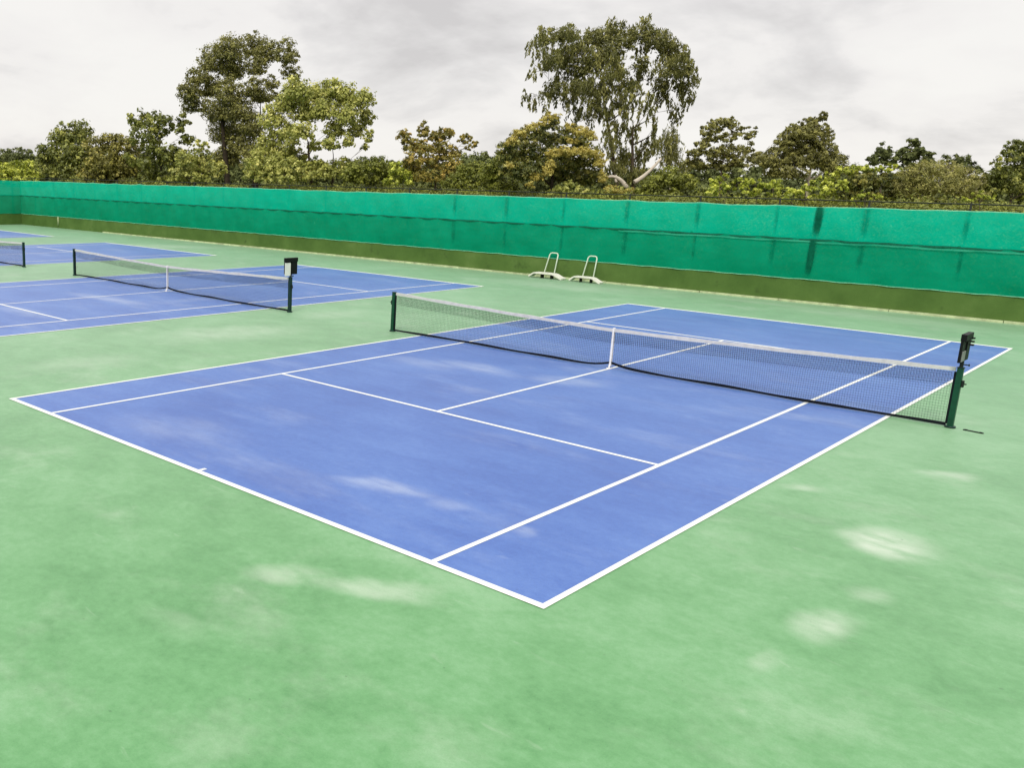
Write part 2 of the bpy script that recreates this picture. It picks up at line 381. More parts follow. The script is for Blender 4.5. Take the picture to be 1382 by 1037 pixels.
# ------------------------------------------------------------------ benches by the wall
def bench(p, label, L, dep, lean):
    r = empty('low_bench', p, label, 'bench', 'white benches against the back wall', rz=math.atan(.012))
    prof = [(-L*.52, .03), (-L*.48, .06), (-L*.385, .165), (-L*.35, .19), (0, .195), (L*.22, .19), (L*.27, .17), (L*.46, .035), (L*.52, .01)]
    s = MB(); n = len(prof); th = .062
    def nrm(i):
        a = Vector(prof[max(0, i-1)]); b = Vector(prof[min(n-1, i+1)]); t = (b-a).normalized(); return Vector((-t.y, t.x))
    T = [(Vector(prof[i])+nrm(i)*th) for i in range(n)]; B = [Vector(q) for q in prof]
    for y0, y1 in ((-dep/2, dep/2),):
        f = lambda q, y: (q[0], y, max(q[1], .004))
        s.strip([f(q, y0) for q in T], [f(q, y0) for q in B]); s.strip([f(q, y1) for q in B], [f(q, y1) for q in T])
        s.strip([f(q, y1) for q in T], [f(q, y0) for q in T]); s.strip([f(q, y0) for q in B], [f(q, y1) for q in B])
        for q, w in ((T[0], B[0]), (T[-1], B[-1])): s.strip([f(q, y0), f(q, y1)], [f(w, y0), f(w, y1)])
    bmesh.ops.remove_doubles(s.bm, verts=s.bm.verts[:], dist=1e-5)
    s.build('seat', MBENCH, r)
    t = MB(); zb, zt = .24, 1.12; y0 = dep*.25; y1 = y0+lean
    wB, wT, x0 = .25, .175, .03
    pts = [(x0-wB, y0, zb), (x0-wT-.03, y1-.02, zt-.09), (x0-wT+.01, y1, zt-.02), (x0-wT+.07, y1, zt), (x0+wT-.07, y1, zt), (x0+wT-.01, y1, zt-.02), (x0+wT+.03, y1-.02, zt-.09), (x0+wB, y0, zb)]
    t.tube(pts, .027, 8); t.build('tube_handle', MTUBE, r)
    for x in (-.24, .24):
        q = MB(); q.box(x-.02, x+.02, -dep*.3, dep*.3, .004, .20, .004); q.build('foot', MPIPE, r)
    return r
bench((-12.0, wallY(-12.5)-.56, 0), 'left white bench with thick drooping ends and a tall U-shaped tube handle', 1.56, .42, .30)
bench((-10.10, wallY(-10.7)-.60, 0), 'right white bench, slimmer seat, with a U-shaped tube handle leaning back', 1.36, .34, .28)

# ------------------------------------------------------------------ boundary wall and fence
def P(x, off, z): return (x, wallY(x)+off, z)
XL, XR = -60.75, 26.0
def long_box(x0, x1, o0, o1, z0, z1, bm):
    for y in (0,):
        vs = [bm.bm.verts.new(P(x, o, z)) for x in (x0, x1) for o in (o0, o1) for z in (z0, z1)]
        for f in ((0, 1, 3, 2), (4, 6, 7, 5), (0, 4, 5, 1), (2, 3, 7, 6), (0, 2, 6, 4), (1, 5, 7, 3)): bm.bm.faces.new([vs[i] for i in f])
w = MB(); long_box(XL, XR, 0, .2, -.05, .88, w)
bw = w.build('boundary_wall', MWALL, label='long low olive green parapet wall at the back of the courts', category='wall')
w = MB(); w.box(XL-.2, XL, -30, wallY(XL)+.2, -.05, .88)
w.build('boundary_wall', MWALL, label='short stretch of olive wall turning the corner at the far left', category='wall')
dp = MB(); dp.tube([P(-54.9, -.03, .86), P(-54.9, -.03, .2)], .04, 8); dp.build('drain_pipe', MKERB, bw)
# cream kerb in separate cast lengths
x = -48.6; k = MB(); rk = random.Random(3)
while x < XR-3:
    L = rk.uniform(2.6, 4.2); o = rk.uniform(-.02, .02); long_box(x, x+L-.02, -.085+o, -.004+o*.1, 0, .075+rk.uniform(-.012, .012), k); x += L
k.build('kerb_strip', MKERB, kind='structure')

def net_sheet(x0, x1, zt, zb, off, nz, post_x, amp, seed):
    rr = np.random.default_rng(seed); n = int((x1-x0)/.145); V = []; Fc = []
    ph = rr.uniform(0, 6, 6)
    for i in range(n+1):
        x = x0+(x1-x0)*i/n; k = ((x-2.84) % 2.92)/2.92; bul = 4*k*(1-k)
        t = zt - amp*bul*(.7+.5*math.sin(x*.31+ph[0])) + .006*math.sin(x*4.1+ph[1])+.004*math.sin(x*9.7+ph[2]); b_ = zb+.008*math.sin(x*3.3+ph[3])+.006*math.sin(x*7.7+ph[4])
        for j in range(nz+1):
            q = j/nz; z = b_+(t-b_)*q
            y = off-.05*bul*math.sin(math.pi*q)*(1+.4*math.sin(x*.7+ph[5]))+.012*math.sin(x*5+q*4)
            V.append(P(x, y, z))
    for i in range(n):
        for j in range(nz): a = i*(nz+1)+j; Fc.append((a, a+nz+1, a+nz+2, a+1))
    return np.array(V), mesh_np('net', V, Fc, True), nz
def hem_from(V, nz, row_top, width, dy):
    """thin strip following an edge of the sheet"""
    E = V.reshape(-1, nz+1, 3)[:, nz if row_top else 0]; b = MB()
    b.strip([(p[0], p[1]-dy, p[2]+width/2) for p in E], [(p[0], p[1]-dy, p[2]-width/2) for p in E]); return b
PXS = [2.84-2.92*k for k in range(-7, 22)]
fence = empty('net_fence', (0, 0, 0), 'long green shade net fence with steel posts on top of the back parapet wall', 'fence')
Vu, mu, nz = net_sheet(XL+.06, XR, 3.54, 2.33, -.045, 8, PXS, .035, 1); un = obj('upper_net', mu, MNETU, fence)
hem_from(Vu, nz, True, .028, .004).build('hem', MHEM, un)
hem_from(Vu, nz, False, .06, .006).build('seam_band', MSEAM, un)
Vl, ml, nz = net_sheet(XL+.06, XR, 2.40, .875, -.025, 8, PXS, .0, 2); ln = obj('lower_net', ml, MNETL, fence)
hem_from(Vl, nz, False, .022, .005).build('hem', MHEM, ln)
# pale slack fold just below the seam
E = Vl.reshape(-1, nz+1, 3)[:, nz]
fb = MB(); sg = [p for p in E if p[0] > -9.2]
fb.strip([(p[0], p[1]-.062, 2.283+.012*math.sin(p[0]*2.1)) for p in sg], [(p[0], p[1]-.066, 2.232+.012*math.sin(p[0]*2.1+.5)+.01*math.sin(p[0]*6)) for p in sg])
MFOLD = cloth('slack_net_fold', (.01, .34, .21), (.10, .52, .36), .35, .2)
fb.build('slack_fold', MFOLD, ln)
for x in PXS:
    if x < XL: continue
    b = MB(); b.cyl(P(x, .06, .88), P(x, .06, 3.80), .032, 10); b.build('fence_post', MPIPE, fence)
b = MB(); b.cyl(P(XL, .06, 3.76), P(XR, .06, 3.76), .022, 8); b.build('top_rail', MPIPE, fence)
b = MB(); b.cyl(P(XL, .02, 2.37), P(XR, .02, 2.37), .02, 8); b.build('mid_rail', MPIPE, fence)
b = MB(); xs = [XL+(XR-XL)*i/300 for i in range(301)]
b.tube([P(x, .05, 3.60+.012*math.sin(x*2)) for x in xs], .006, 4); b.build('strung_wire', MPIPE, fence)
def shade_overlap_mat(name, amp, nz=(.25, .6)):
    m, nt, nd, lk = newmat(name); tc = N(nt, 'ShaderNodeTexCoord'); sx = N(nt, 'ShaderNodeSeparateXYZ'); lk.new(tc.outputs['Generated'], sx.inputs[0])
    g = N(nt, 'ShaderNodeNewGeometry').outputs['Position']
    e = math_(nt, 'MULTIPLY', sstep(nt, sx.outputs[0], 0, .4), sstep(nt, sx.outputs[0], 1, .6)); e = math_(nt, 'MULTIPLY', e, sstep(nt, sx.outputs[2], 0, .45))
    a = math_(nt, 'MULTIPLY', math_(nt, 'MULTIPLY', e, amp), sstep(nt, noise(nt, g, 2.5, 4, .6), *nz))
    p = principled(nt, ramp(nt, [(.3, (.001, .06, .035)), (.7, (.003, .12, .065))], noise(nt, g, 4, 4)), .85, .05)
    tr = N(nt, 'ShaderNodeBsdfTransparent'); mx = N(nt, 'ShaderNodeMixShader'); lk.new(a, mx.inputs[0]); lk.new(tr.outputs[0], mx.inputs[1]); lk.new(p.outputs[0], mx.inputs[2])
    out(nt, mx.outputs[0]); return m
MPOSTSHADE = shade_overlap_mat('post_shade_on_net', .25); MOVER = shade_overlap_mat('overlapping_net', 1.0, (-.3, .5))  # first: post shade painted on the net; second: real overlapping netting
for i, x in enumerate(PXS):      # post shade painted on the nets as soft dark strips
    if x < -20: continue
    for z0, z1, o in ((2.42, 3.48, -.062), (.95, 2.26, -.043)):
        w_ = .13+.04*math.sin(i*2.3+z0); zt = z1; zb = z0+(.3*abs(math.sin(i*2.9)) if z0 < 2 else -.04)
        b = MB(); b.strip([P(x-w_, o, zt), P(x+w_, o, zt)], [P(x-w_*.6-.02, o, zb), P(x+w_*.6-.02, o, zb)]); b.build('post_shade', MPOSTSHADE, fence)
# where two lengths of netting overlap
for x, wd, z0, z1 in ((-1.55, .30, 2.36, 3.50), (-1.62, .26, .90, 2.30)):
    b = MB(); b.strip([P(x-wd/2+.02, -.135, z1), P(x, -.14, z1+.005), P(x+wd/2+.03, -.135, z1)], [P(x-wd/2-.05, -.14, z0), P(x-.04, -.145, z0), P(x+wd/2-.08, -.14, z0)])
    b.build('overlap_strip', MOVER, fence, label='darker strip where two lengths of netting overlap')

side = empty('net_fence', (XL-.05, 0, 0), 'short stretch of green shade net fence turning the corner at the far left', 'fence')
def side_net(z0, z1, off, name, mat):
    V = []; Fc = []; n = 120; m = 6; y0, y1 = -30, wallY(XL)+.02
    for i in range(n+1):
        y = y0+(y1-y0)*i/n; k = ((y-1.2) % 2.92)/2.92; bul = 4*k*(1-k)
        for j in range(m+1):
            q = j/m; V.append((off+.05+.05*bul*math.sin(math.pi*q)+.01*math.sin(y*5), y, z0+(z1-z0)*q-.04*bul*q*(z1 > 3)+.01*math.sin(y*4)))
    for i in range(n):
        for j in range(m): a = i*(m+1)+j; Fc.append((a, a+m+1, a+m+2, a+1))
    return obj(name, mesh_np(name, V, Fc, True), mat, side)
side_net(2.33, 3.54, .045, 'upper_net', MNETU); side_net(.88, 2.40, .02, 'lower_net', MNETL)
for i in range(16):
    b = MB(); b.cyl((-.02, 16.6-2.92*i, .88), (-.02, 16.6-2.92*i, 3.8), .032, 8); b.build('fence_post', MPIPE, side)
b = MB(); b.cyl((-.02, -30, 3.76), (-.02, 17.2, 3.76), .022, 8); b.build('top_rail', MPIPE, side)
b = MB(); b.cyl((-.005, -30, 2.37), (-.005, 17.2, 2.37), .02, 8); b.build('mid_rail', MPIPE, side)

# ------------------------------------------------------------------ vegetation
def leaf_mat(name, c0, c1, c2, rough=.5, transl=.3, spec=.45):
    m, nt, nd, lk = newmat(name)
    at = N(nt, 'ShaderNodeAttribute', attribute_name='tint')
    c = ramp(nt, [(.05, c0), (.5, c1), (.95, c2)], at.outputs['Fac'])
    p = principled(nt, c, rough, spec)
    t = N(nt, 'ShaderNodeBsdfTranslucent'); lk.new(c, t.inputs[0])
    mx = N(nt, 'ShaderNodeMixShader'); mx.inputs[0].default_value = transl; lk.new(p.outputs[0], mx.inputs[1]); lk.new(t.outputs[0], mx.inputs[2])
    out(nt, mx.outputs[0]); return m
LM = {
 'dark':   leaf_mat('dark_leaves', (0.080, 0.097, 0.014), (0.178, 0.202, 0.034), (0.491, 0.485, 0.103)),
 'brown':  leaf_mat('brownish_leaves', (0.108, 0.105, 0.017), (0.229, 0.217, 0.041), (0.512, 0.446, 0.102)),
 'olive':  leaf_mat('grey_olive_leaves', (0.105, 0.105, 0.024), (0.218, 0.213, 0.050), (0.436, 0.412, 0.116)),
 'bright': leaf_mat('yellow_green_leaves', (0.180, 0.201, 0.039), (0.386, 0.402, 0.084), (0.858, 0.806, 0.260)),
 'rusty':  leaf_mat('rusty_tipped_leaves', (0.132, 0.131, 0.021), (0.292, 0.252, 0.045), (0.625, 0.447, 0.099)),
 'mango':  leaf_mat('deep_green_leaves', (0.053, 0.072, 0.013), (0.159, 0.168, 0.030), (0.496, 0.439, 0.095)),
 'gold':   leaf_mat('golden_new_leaves', (0.333, 0.264, 0.043), (0.549, 0.462, 0.104), (0.706, 0.660, 0.237)),
 'lime':   leaf_mat('lime_leaves', (0.161, 0.207, 0.020), (0.400, 0.447, 0.047), (0.869, 0.882, 0.176)),
 'mid':    leaf_mat('mid_green_leaves', (0.106, 0.122, 0.014), (0.214, 0.239, 0.031), (0.453, 0.473, 0.080)),
 'euc':    leaf_mat('drooping_leaves', (0.087, 0.092, 0.021), (0.177, 0.179, 0.042), (0.402, 0.379, 0.111)),
 'dry':    leaf_mat('dry_twiggy_leaves', (0.149, 0.149, 0.032), (0.296, 0.287, 0.072), (0.590, 0.546, 0.167)),
 'far':    leaf_mat('distant_leaves', (0.058, 0.072, 0.024), (0.110, 0.130, 0.041), (0.221, 0.243, 0.078), .8, .1, .2),
}
MBARK = painted('grey_brown_bark', (.085, .065, .045), .9, .1, .45, 3)
MBARKP = painted('pale_smooth_bark', (.30, .26, .20), .8, .15, .35, 2)
MLIMB = painted('bleached_limb', (.50, .44, .36), .8, .15, .25, 3)
MBARKD = painted('dark_bark', (.035, .027, .018), .9, .1, .45, 3)

def unit(n):
    v = RNG.normal(size=(n, 3)); return v/np.linalg.norm(v, axis=1, keepdims=True)
def leaves_mesh(name, cen, ax, wd, ln, w, tint):
    """one diamond leaf per row, slightly folded along its rib"""
    n = len(cen); nrm = np.cross(ax, wd)
    V = np.empty((n, 4, 3)); l = ln[:, None]; ww = w[:, None]
    V[:, 0] = cen-ax*l*.5; V[:, 1] = cen+wd*ww*.5+nrm*ww*.12-ax*l*.06; V[:, 2] = cen+ax*l*.5; V[:, 3] = cen-wd*ww*.5+nrm*ww*.12-ax*l*.06
    me = mesh_np(name, V.reshape(-1, 3), np.arange(n*4).reshape(n, 4))
    a = me.attributes.new('tint', 'FLOAT', 'FACE'); a.data.foreach_set('value', np.clip(tint, 0, 1).astype(np.float32))
    return me
def foliage(blobs, K, leaf, droop=0, clump=.28, shell=.42, per=18):
    """blobs: list of (centre, rx, ry, rz). Leaves are gathered in clumps spread through each blob."""
    C_, A_, W_, L_, Wd, T_ = [], [], [], [], [], []
    ll, lw = leaf[0]*.56, leaf[1]*.56
    for (c, rx, ry, rz) in blobs:
        rx, ry, rz = rx*1.2, ry*1.2, rz*1.2; area = math.pi*rx*rz; n = max(40, int(1.8*K*area/(.27*ll*lw))); nc = max(7, n//per)
        d = unit(nc); rad = RNG.random(nc)**shell; cc = d*rad[:, None]*np.array([rx, ry, rz])
        if droop == 0: cc[:, 2] = np.where(cc[:, 2] < -.55*rz, cc[:, 2]*.6, cc[:, 2])
        clt = np.clip(.45+RNG.normal(0, .2, nc), 0, 1)
        k = RNG.integers(0, nc, n); cr = clump*min(rx, rz, 2.2)*RNG.uniform(.55, 1.5, nc)
        off = unit(n)*(RNG.random(n)**.5)[:, None]*cr[k][:, None]
        if droop:
            q_ = RNG.random(n); tl = RNG.normal(0, .16, (nc, 2))[k]*(q_*droop)[:, None]; wdn = (.75-.45*q_)[:, None]; off[:, :2] = off[:, :2]*wdn+tl; off[:, 2] = off[:, 2]*.35-q_*droop*RNG.uniform(.3, 1.35, nc)[k]+.25*cr[k]
        else: off[:, 2] *= .75
        cen = cc[k]+off
        on = off/(np.linalg.norm(off, axis=1, keepdims=True)+1e-6)
        if droop:
            ax = unit(n)*.6+np.array([0, 0, -1.]); ax /= np.linalg.norm(ax, axis=1, keepdims=True)
            wd = np.cross(ax, unit(n))
        else:   # leaves of a clump face outwards and upwards, so each clump takes the light as one mass
            nr = on*.8+d[k]*.35+np.array([0, 0, .45])+unit(n)*.6; nr /= np.linalg.norm(nr, axis=1, keepdims=True)
            ax = np.cross(nr, unit(n))+np.array([0, 0, -.12]); ax /= np.linalg.norm(ax, axis=1, keepdims=True)+1e-9
            wd = np.cross(nr, ax)
        wd /= np.linalg.norm(wd, axis=1, keepdims=True)+1e-9
        C_.append(cen+c); A_.append(ax); W_.append(wd)
        L_.append(ll*RNG.uniform(.6, 1.35, n)); Wd.append(lw*RNG.uniform(.65, 1.3, n)); T_.append(clt[k]+RNG.normal(0, .10, n))
    f = np.concatenate
    return f(C_), f(A_), f(W_), f(L_), f(Wd), f(T_)
def bez(a, b, c, n):
    t = np.linspace(0, 1, n)[:, None]; return (1-t)**2*a+2*t*(1-t)*b+t*t*c
RTH = rt*np.array([1, 1, 0]); RTH /= np.linalg.norm(RTH); FWH = fw*np.array([1, 1, 0]); FWH /= np.linalg.norm(FWH)
def plant(name, label, cat, base_u, extra, blobs, leaf_kind, K=1.6, leaf=(.26, .13), droop=0, clump=.3, trunk_r=.16, bark=MBARK, fork=.35,
          accent=None, group=None, limbs=(), shell=.42, lean=0, stems=1, accent_leaf=(.22, .10), deep=.9, twigs=0, per=18, canopy=None):
    D = wall_depth(base_u)+extra; ppm = F/D
    base = CAM+ray(base_u, 300)*D; base[2] = -.03
    r = empty(name, tuple(base), label, cat, group)
    def to3(u, v, dd=0): return CAM+ray(u, v)*(D+dd)-base
    us = [b[0] for b in blobs]; half = (max(us)-min(us))/2/ppm+.5
    B = []
    for i, (u, v, ru, rv) in enumerate(blobs):
        dd = RNG.uniform(-.75, .75)*half*deep*.6
        rx, rz = ru/ppm, rv/ppm; B.append((to3(u, v, dd), rx, max(rx, rz)*1.05, rz))
    C_, A_, W_, L_, Wd, T_ = foliage(B, K, leaf, droop, clump, shell, per)
    if canopy:      # denser upper clusters above the hanging sprays
        CB = [(to3(u, v, RNG.uniform(-.6, .6)*half*.5), ru/ppm, max(ru, rv)/ppm, rv/ppm) for (u, v, ru, rv) in canopy]
        ex = foliage(CB, 1.05, (leaf[0]*.8, leaf[1]*.95), 0, .34, .5, 12); C_, A_, W_, L_, Wd, T_ = [np.concatenate(q) for q in zip((C_, A_, W_, L_, Wd, T_), ex)]
    obj('crown', leaves_mesh('crown', C_, A_, W_, L_, Wd, T_), LM[leaf_kind], r)
    if accent:
        AB = []
        for (u, v, ru, rv) in accent:
            rx, rz = ru/ppm, rv/ppm; AB.append((to3(u, v, -half*.55-rx*.2), rx, rx, rz))
        me = leaves_mesh('new_growth', *foliage(AB, 1.9, accent_leaf, 0, .42, .6)); obj('new_growth', me, LM['gold'], r, label='golden yellow new leaves')
    # trunk and limbs
    t = MB(); top = max(b[0][2] for b in B); cen = sum((b[0] for b in B))/len(B); nodes = []
    for s in range(stems):
        sx = (s-(stems-1)/2)*trunk_r*5
        b0 = RTH*sx+FWH*(.2*s); hi = cen*np.array([1, 1, 0])*.8+RTH*(sx*2.2+lean*top)+np.array([0, 0, top*(.55 if s else .66)])
        md = (b0+hi)/2+RTH*RNG.uniform(-.3, .3)
        pts = bez(b0, md, hi, 9); rr_ = np.linspace(trunk_r*1.2, trunk_r*.32, 9)
        t.tube(pts, list(rr_), 8); nodes += [(p, r_) for p, r_ in list(zip(pts, rr_))[2:]]
    for (c, rx, ry, rz) in sorted(B, key=lambda q: np.linalg.norm(q[0]-cen)):
        best = min(nodes, key=lambda q: np.linalg.norm(c-q[0])+max(0, q[0][2]-c[2]+.3)*1.6)
        st, r0 = best; r0 = min(r0*.7, .03+.016*np.linalg.norm(c-st))
        end = c+np.array([0, 0, rz*.35]); mid = (st+end)/2+np.array([0, 0, -.08*np.linalg.norm(end-st)])+unit(1)[0]*.12*np.linalg.norm(end-st)
        pts = bez(st, mid, end, 6); rr_ = np.linspace(r0, max(.012, r0*.35), 6); t.tube(pts, list(rr_), 5)
        nodes += list(zip(pts, rr_))[2:]
        for k_ in range(3+twigs):
            q = c+unit(1)[0]*np.array([rx, ry, rz])*.9; a_ = pts[3+k_ % 3]
            t.tube(bez(a_, (a_+q)/2+unit(1)[0]*.15, q, 4), [max(.012, r0*.35), max(.01, r0*.25), .01, .006], 4)
    lb = MB()
    for pts, r0 in limbs:
        q = [to3(u, v, -6.0) for u, v in pts]
        lb.tube([Vector(p) for p in (bez(q[0], q[1], q[2], 10) if len(q) == 3 else q)], list(np.linspace(r0, r0*.45, 10 if len(q) == 3 else len(q))), 6)
    t.build('trunk', bark, r)
    if limbs: lb.build('bare_limb', MLIMB, r, label='pale bare limbs near the foot of the tree')
    return r
TG = 'trees beyond the fence'; SG = 'shrubs behind the fence'
# -- trees, left to right
plant('leafy_tree', 'dark bushy tree at the far left end of the tree row, beside the pale hedge', 'tree', 88, 12,
      [(84, 184, 13, 17), (107, 180, 14, 17), (64, 205, 13, 13), (95, 205, 22, 18), (112, 215, 16, 20), (72, 226, 20, 14), (100, 233, 22, 14)], 'dark', 1.9, (.50, .30), group=TG, clump=.34)
plant('leafy_tree', 'low brownish tree between the dark far left tree and the open-topped round-leaved one', 'tree', 150, 9,
      [(130, 200, 13, 15), (152, 193, 15, 13), (172, 204, 14, 16), (140, 220, 22, 17), (168, 226, 24, 16), (125, 236, 18, 10), (150, 240, 20, 8)], 'brown', 1.9, (.42, .26), group=TG, clump=.34)
plant('leafy_tree', 'open round-leaved tree with dark reddish tips, left of the tall tree', 'tree', 212, 10,
      [(178, 164, 10, 9), (196, 160, 12, 12), (216, 168, 14, 15), (200, 184, 20, 16), (240, 168, 10, 12), (250, 185, 10, 12), (222, 205, 20, 13), (195, 215, 22, 14), (240, 218, 20, 16), (215, 236, 28, 10), (250, 160, 6, 8)],
      'dark', 1.35, (.48, .34), group=TG, clump=.36)
plant('tall_tree', 'tallest grey-olive tree on the left, with tall open crown of fine leaves', 'tree', 326, 14,
      [(310, 66, 17, 17), (288, 82, 18, 18), (316, 92, 18, 18), (342, 62, 13, 17), (345, 88, 14, 16), (362, 72, 12, 15), (387, 72, 11, 16), (392, 97, 8, 15), (268, 103, 13, 12), (256, 124, 14, 14), (282, 116, 15, 18), (310, 125, 16, 17),
       (262, 142, 15, 12), (296, 150, 20, 17), (322, 148, 18, 20), (344, 118, 9, 16), (366, 112, 9, 9), (352, 130, 14, 10), (338, 170, 18, 17), (306, 178, 22, 18), (330, 196, 20, 18), (308, 210, 16, 18), (342, 215, 12, 18), (372, 128, 8, 8)],
      'olive', 1.75, (.34, .17), group=TG, clump=.34, trunk_r=.28, bark=MBARKD, stems=2, fork=.3)
plant('leafy_tree', 'light green broad-crowned tree standing right of the tallest left tree', 'tree', 443, 8,
      [(402, 122, 16, 15), (425, 130, 16, 15), (447, 120, 16, 13), (468, 130, 14, 16), (490, 134, 12, 13), (494, 158, 9, 13), (386, 140, 16, 16), (412, 150, 20, 16), (440, 148, 18, 15), (468, 155, 16, 15), (366, 158, 14, 16),
       (380, 176, 16, 14), (406, 178, 14, 12), (452, 176, 14, 12), (480, 176, 12, 10), (498, 185, 6, 8), (355, 212, 14, 12), (376, 216, 16, 12), (400, 214, 15, 10), (420, 228, 14, 11), (462, 226, 10, 12), (440, 232, 12, 11), (424, 196, 10, 8), (362, 196, 14, 14), (388, 200, 16, 12), (446, 194, 12, 8), (470, 192, 8, 8), (492, 198, 5, 5)],
      'bright', 2.0, (.36, .21), group=TG, clump=.42, trunk_r=.15, bark=MBARK, fork=.42, stems=2)
plant('leafy_tree', 'low pale green tree under the tall left tree, just above the fence', 'tree', 262, 5,
      [(250, 215, 14, 12), (270, 222, 16, 14), (290, 230, 14, 12), (262, 238, 22, 9), (240, 236, 14, 10), (272, 200, 8, 10)], 'bright', 1.4, (.34, .22), group=SG)
plant('leafy_shrub', 'leafy green shrub below the light green tree, with pale leaves', 'shrub', 385, 4,
      [(345, 226, 14, 12), (368, 222, 18, 14), (392, 226, 16, 13), (350, 240, 20, 7), (380, 240, 22, 8), (410, 236, 14, 10)], 'bright', 1.6, (.32, .2), group=SG, trunk_r=.07)
plant('leafy_tree', 'small rusty-topped tree standing alone mid photo, with a side tuft on its right', 'tree', 580, 7,
      [(543, 184, 10, 8), (556, 196, 13, 9), (573, 176, 8, 10), (588, 184, 12, 9), (603, 180, 8, 9), (572, 200, 14, 9), (597, 200, 14, 10), (612, 206, 8, 9), (566, 214, 18, 11), (592, 220, 18, 11), (612, 228, 14, 12), (556, 228, 14, 12), (580, 238, 22, 9),
       (628, 188, 8, 7), (640, 194, 6, 5), (632, 200, 5, 4)],
      'rusty', 1.9, (.30, .17), group=TG, trunk_r=.12, fork=.35)
plant('mango_tree', 'rounded dark tree with golden yellow new leaves, in front of the drooping tall tree', 'tree', 750, 6,
      [(688, 205, 14, 17), (704, 190, 14, 14), (724, 180, 14, 13), (745, 168, 12, 10), (742, 188, 16, 12), (716, 206, 18, 14), (766, 184, 12, 12), (785, 190, 13, 12), (690, 226, 16, 16), (716, 232, 18, 14), (746, 216, 20, 18), (776, 216, 18, 16), (797, 214, 14, 15), (752, 240, 22, 12), (785, 240, 20, 12), (806, 236, 10, 14)],
      'mango', 1.9, (.32, .15), group=TG, trunk_r=.2, bark=MBARKD,
      accent=[(745, 157, 10, 5), (733, 166, 8, 4), (703, 180, 9, 6), (690, 190, 8, 7), (717, 172, 9, 5), (768, 172, 7, 5), (785, 178, 12, 6), (797, 184, 7, 6), (763, 206, 12, 6), (780, 204, 12, 6), (798, 208, 11, 7), (811, 218, 7, 9), (738, 232, 8, 6), (744, 220, 7, 6), (724, 240, 8, 5), (748, 207, 9, 6), (813, 238, 5, 11), (686, 224, 6, 5), (772, 190, 8, 4), (716, 250, 6, 4)])
plant('tall_tree', 'tallest tree right of centre, with a wide airy crown of drooping grey-green leaves', 'tree', 858, 16,
      [(735, 45, 10, 10), (722, 62, 8, 12), (752, 48, 11, 11), (770, 42, 11, 10), (742, 70, 15, 13), (770, 72, 16, 15), (722, 92, 5, 12), (800, 52, 14, 13), (824, 36, 12, 12), (826, 62, 16, 15), (850, 40, 11, 12), (872, 34, 10, 11), (886, 48, 13, 12), (905, 60, 12, 12), (868, 62, 8, 10),
       (922, 76, 11, 13), (932, 96, 7, 14), (900, 84, 13, 11), (910, 100, 8, 10), (800, 82, 17, 15), (830, 88, 14, 14), (776, 104, 14, 15), (752, 108, 9, 13), (740, 128, 10, 13), (716, 130, 6, 13), (768, 130, 13, 14), (796, 116, 13, 16), (822, 118, 11, 16), (842, 112, 8, 14),
       (890, 108, 11, 12), (896, 128, 9, 12), (868, 96, 11, 12), (858, 120, 10, 14), (872, 146, 7, 12), (912, 150, 8, 12), (920, 118, 8, 12), (930, 125, 6, 12), (938, 108, 5, 7), (878, 128, 5, 10), (800, 148, 11, 14), (824, 150, 10, 16), (780, 152, 9, 12), (845, 150, 7, 16), (838, 178, 10, 16), (822, 188, 9, 14), (856, 176, 6, 14), (884, 160, 5, 12), (886, 182, 6, 14),
       (840, 208, 12, 16), (856, 218, 10, 14), (868, 206, 6, 14), (876, 196, 6, 12), (828, 226, 12, 12), (858, 236, 12, 10)],
      'euc', 1.0, (.44, .13), droop=.62, clump=.46, group=TG, trunk_r=.17, bark=MBARK, stems=2, fork=.28, lean=-.02, twigs=0, per=22, canopy=[(738, 52, 14, 10), (762, 46, 15, 12), (782, 62, 16, 14), (806, 52, 18, 13), (828, 46, 14, 14), (818, 74, 20, 16), (845, 56, 15, 13), (872, 46, 12, 12), (892, 58, 17, 13), (912, 74, 16, 14), (926, 94, 9, 13), (905, 96, 12, 10), (792, 90, 18, 15), (764, 84, 15, 12), (832, 98, 15, 13), (784, 118, 13, 14), (892, 118, 10, 11), (812, 122, 12, 13), (862, 84, 11, 11), (850, 116, 9, 11), (742, 86, 12, 12), (756, 120, 10, 11), (838, 138, 10, 12), (804, 142, 10, 12), (916, 116, 9, 10)],
      limbs=[(((846, 254), (834, 233), (816, 240)), .13), (((856, 246), (872, 238), (892, 214)), .13), (((832, 246), (829, 240), (832, 236)), .07)])
plant('slender_tree', 'small slender drooping tree between the tall drooping tree and the airy round one', 'tree', 906, 12,
      [(906, 178, 8, 11), (897, 192, 9, 12), (912, 194, 8, 14), (902, 210, 11, 12), (914, 222, 8, 10)], 'euc', 1.1, (.32, .08), droop=.8, group=TG, trunk_r=.07, bark=MBARKP)
plant('airy_tree', 'medium airy olive tree with see-through crown, left of the leaning dark tree', 'tree', 966, 18,
      [(956, 176, 9, 9), (968, 170, 11, 9), (984, 166, 11, 8), (996, 176, 9, 9), (1012, 180, 7, 10), (950, 190, 9, 10), (966, 186, 9, 7), (984, 186, 10, 8), (940, 204, 11, 10), (962, 206, 14, 10), (988, 204, 14, 12), (1008, 200, 8, 9), (1000, 218, 16, 10), (970, 222, 18, 10), (936, 222, 12, 12), (1020, 214, 10, 10)],
      'olive', 1.55, (.34, .17), group=TG, trunk_r=.14, bark=MBARK)
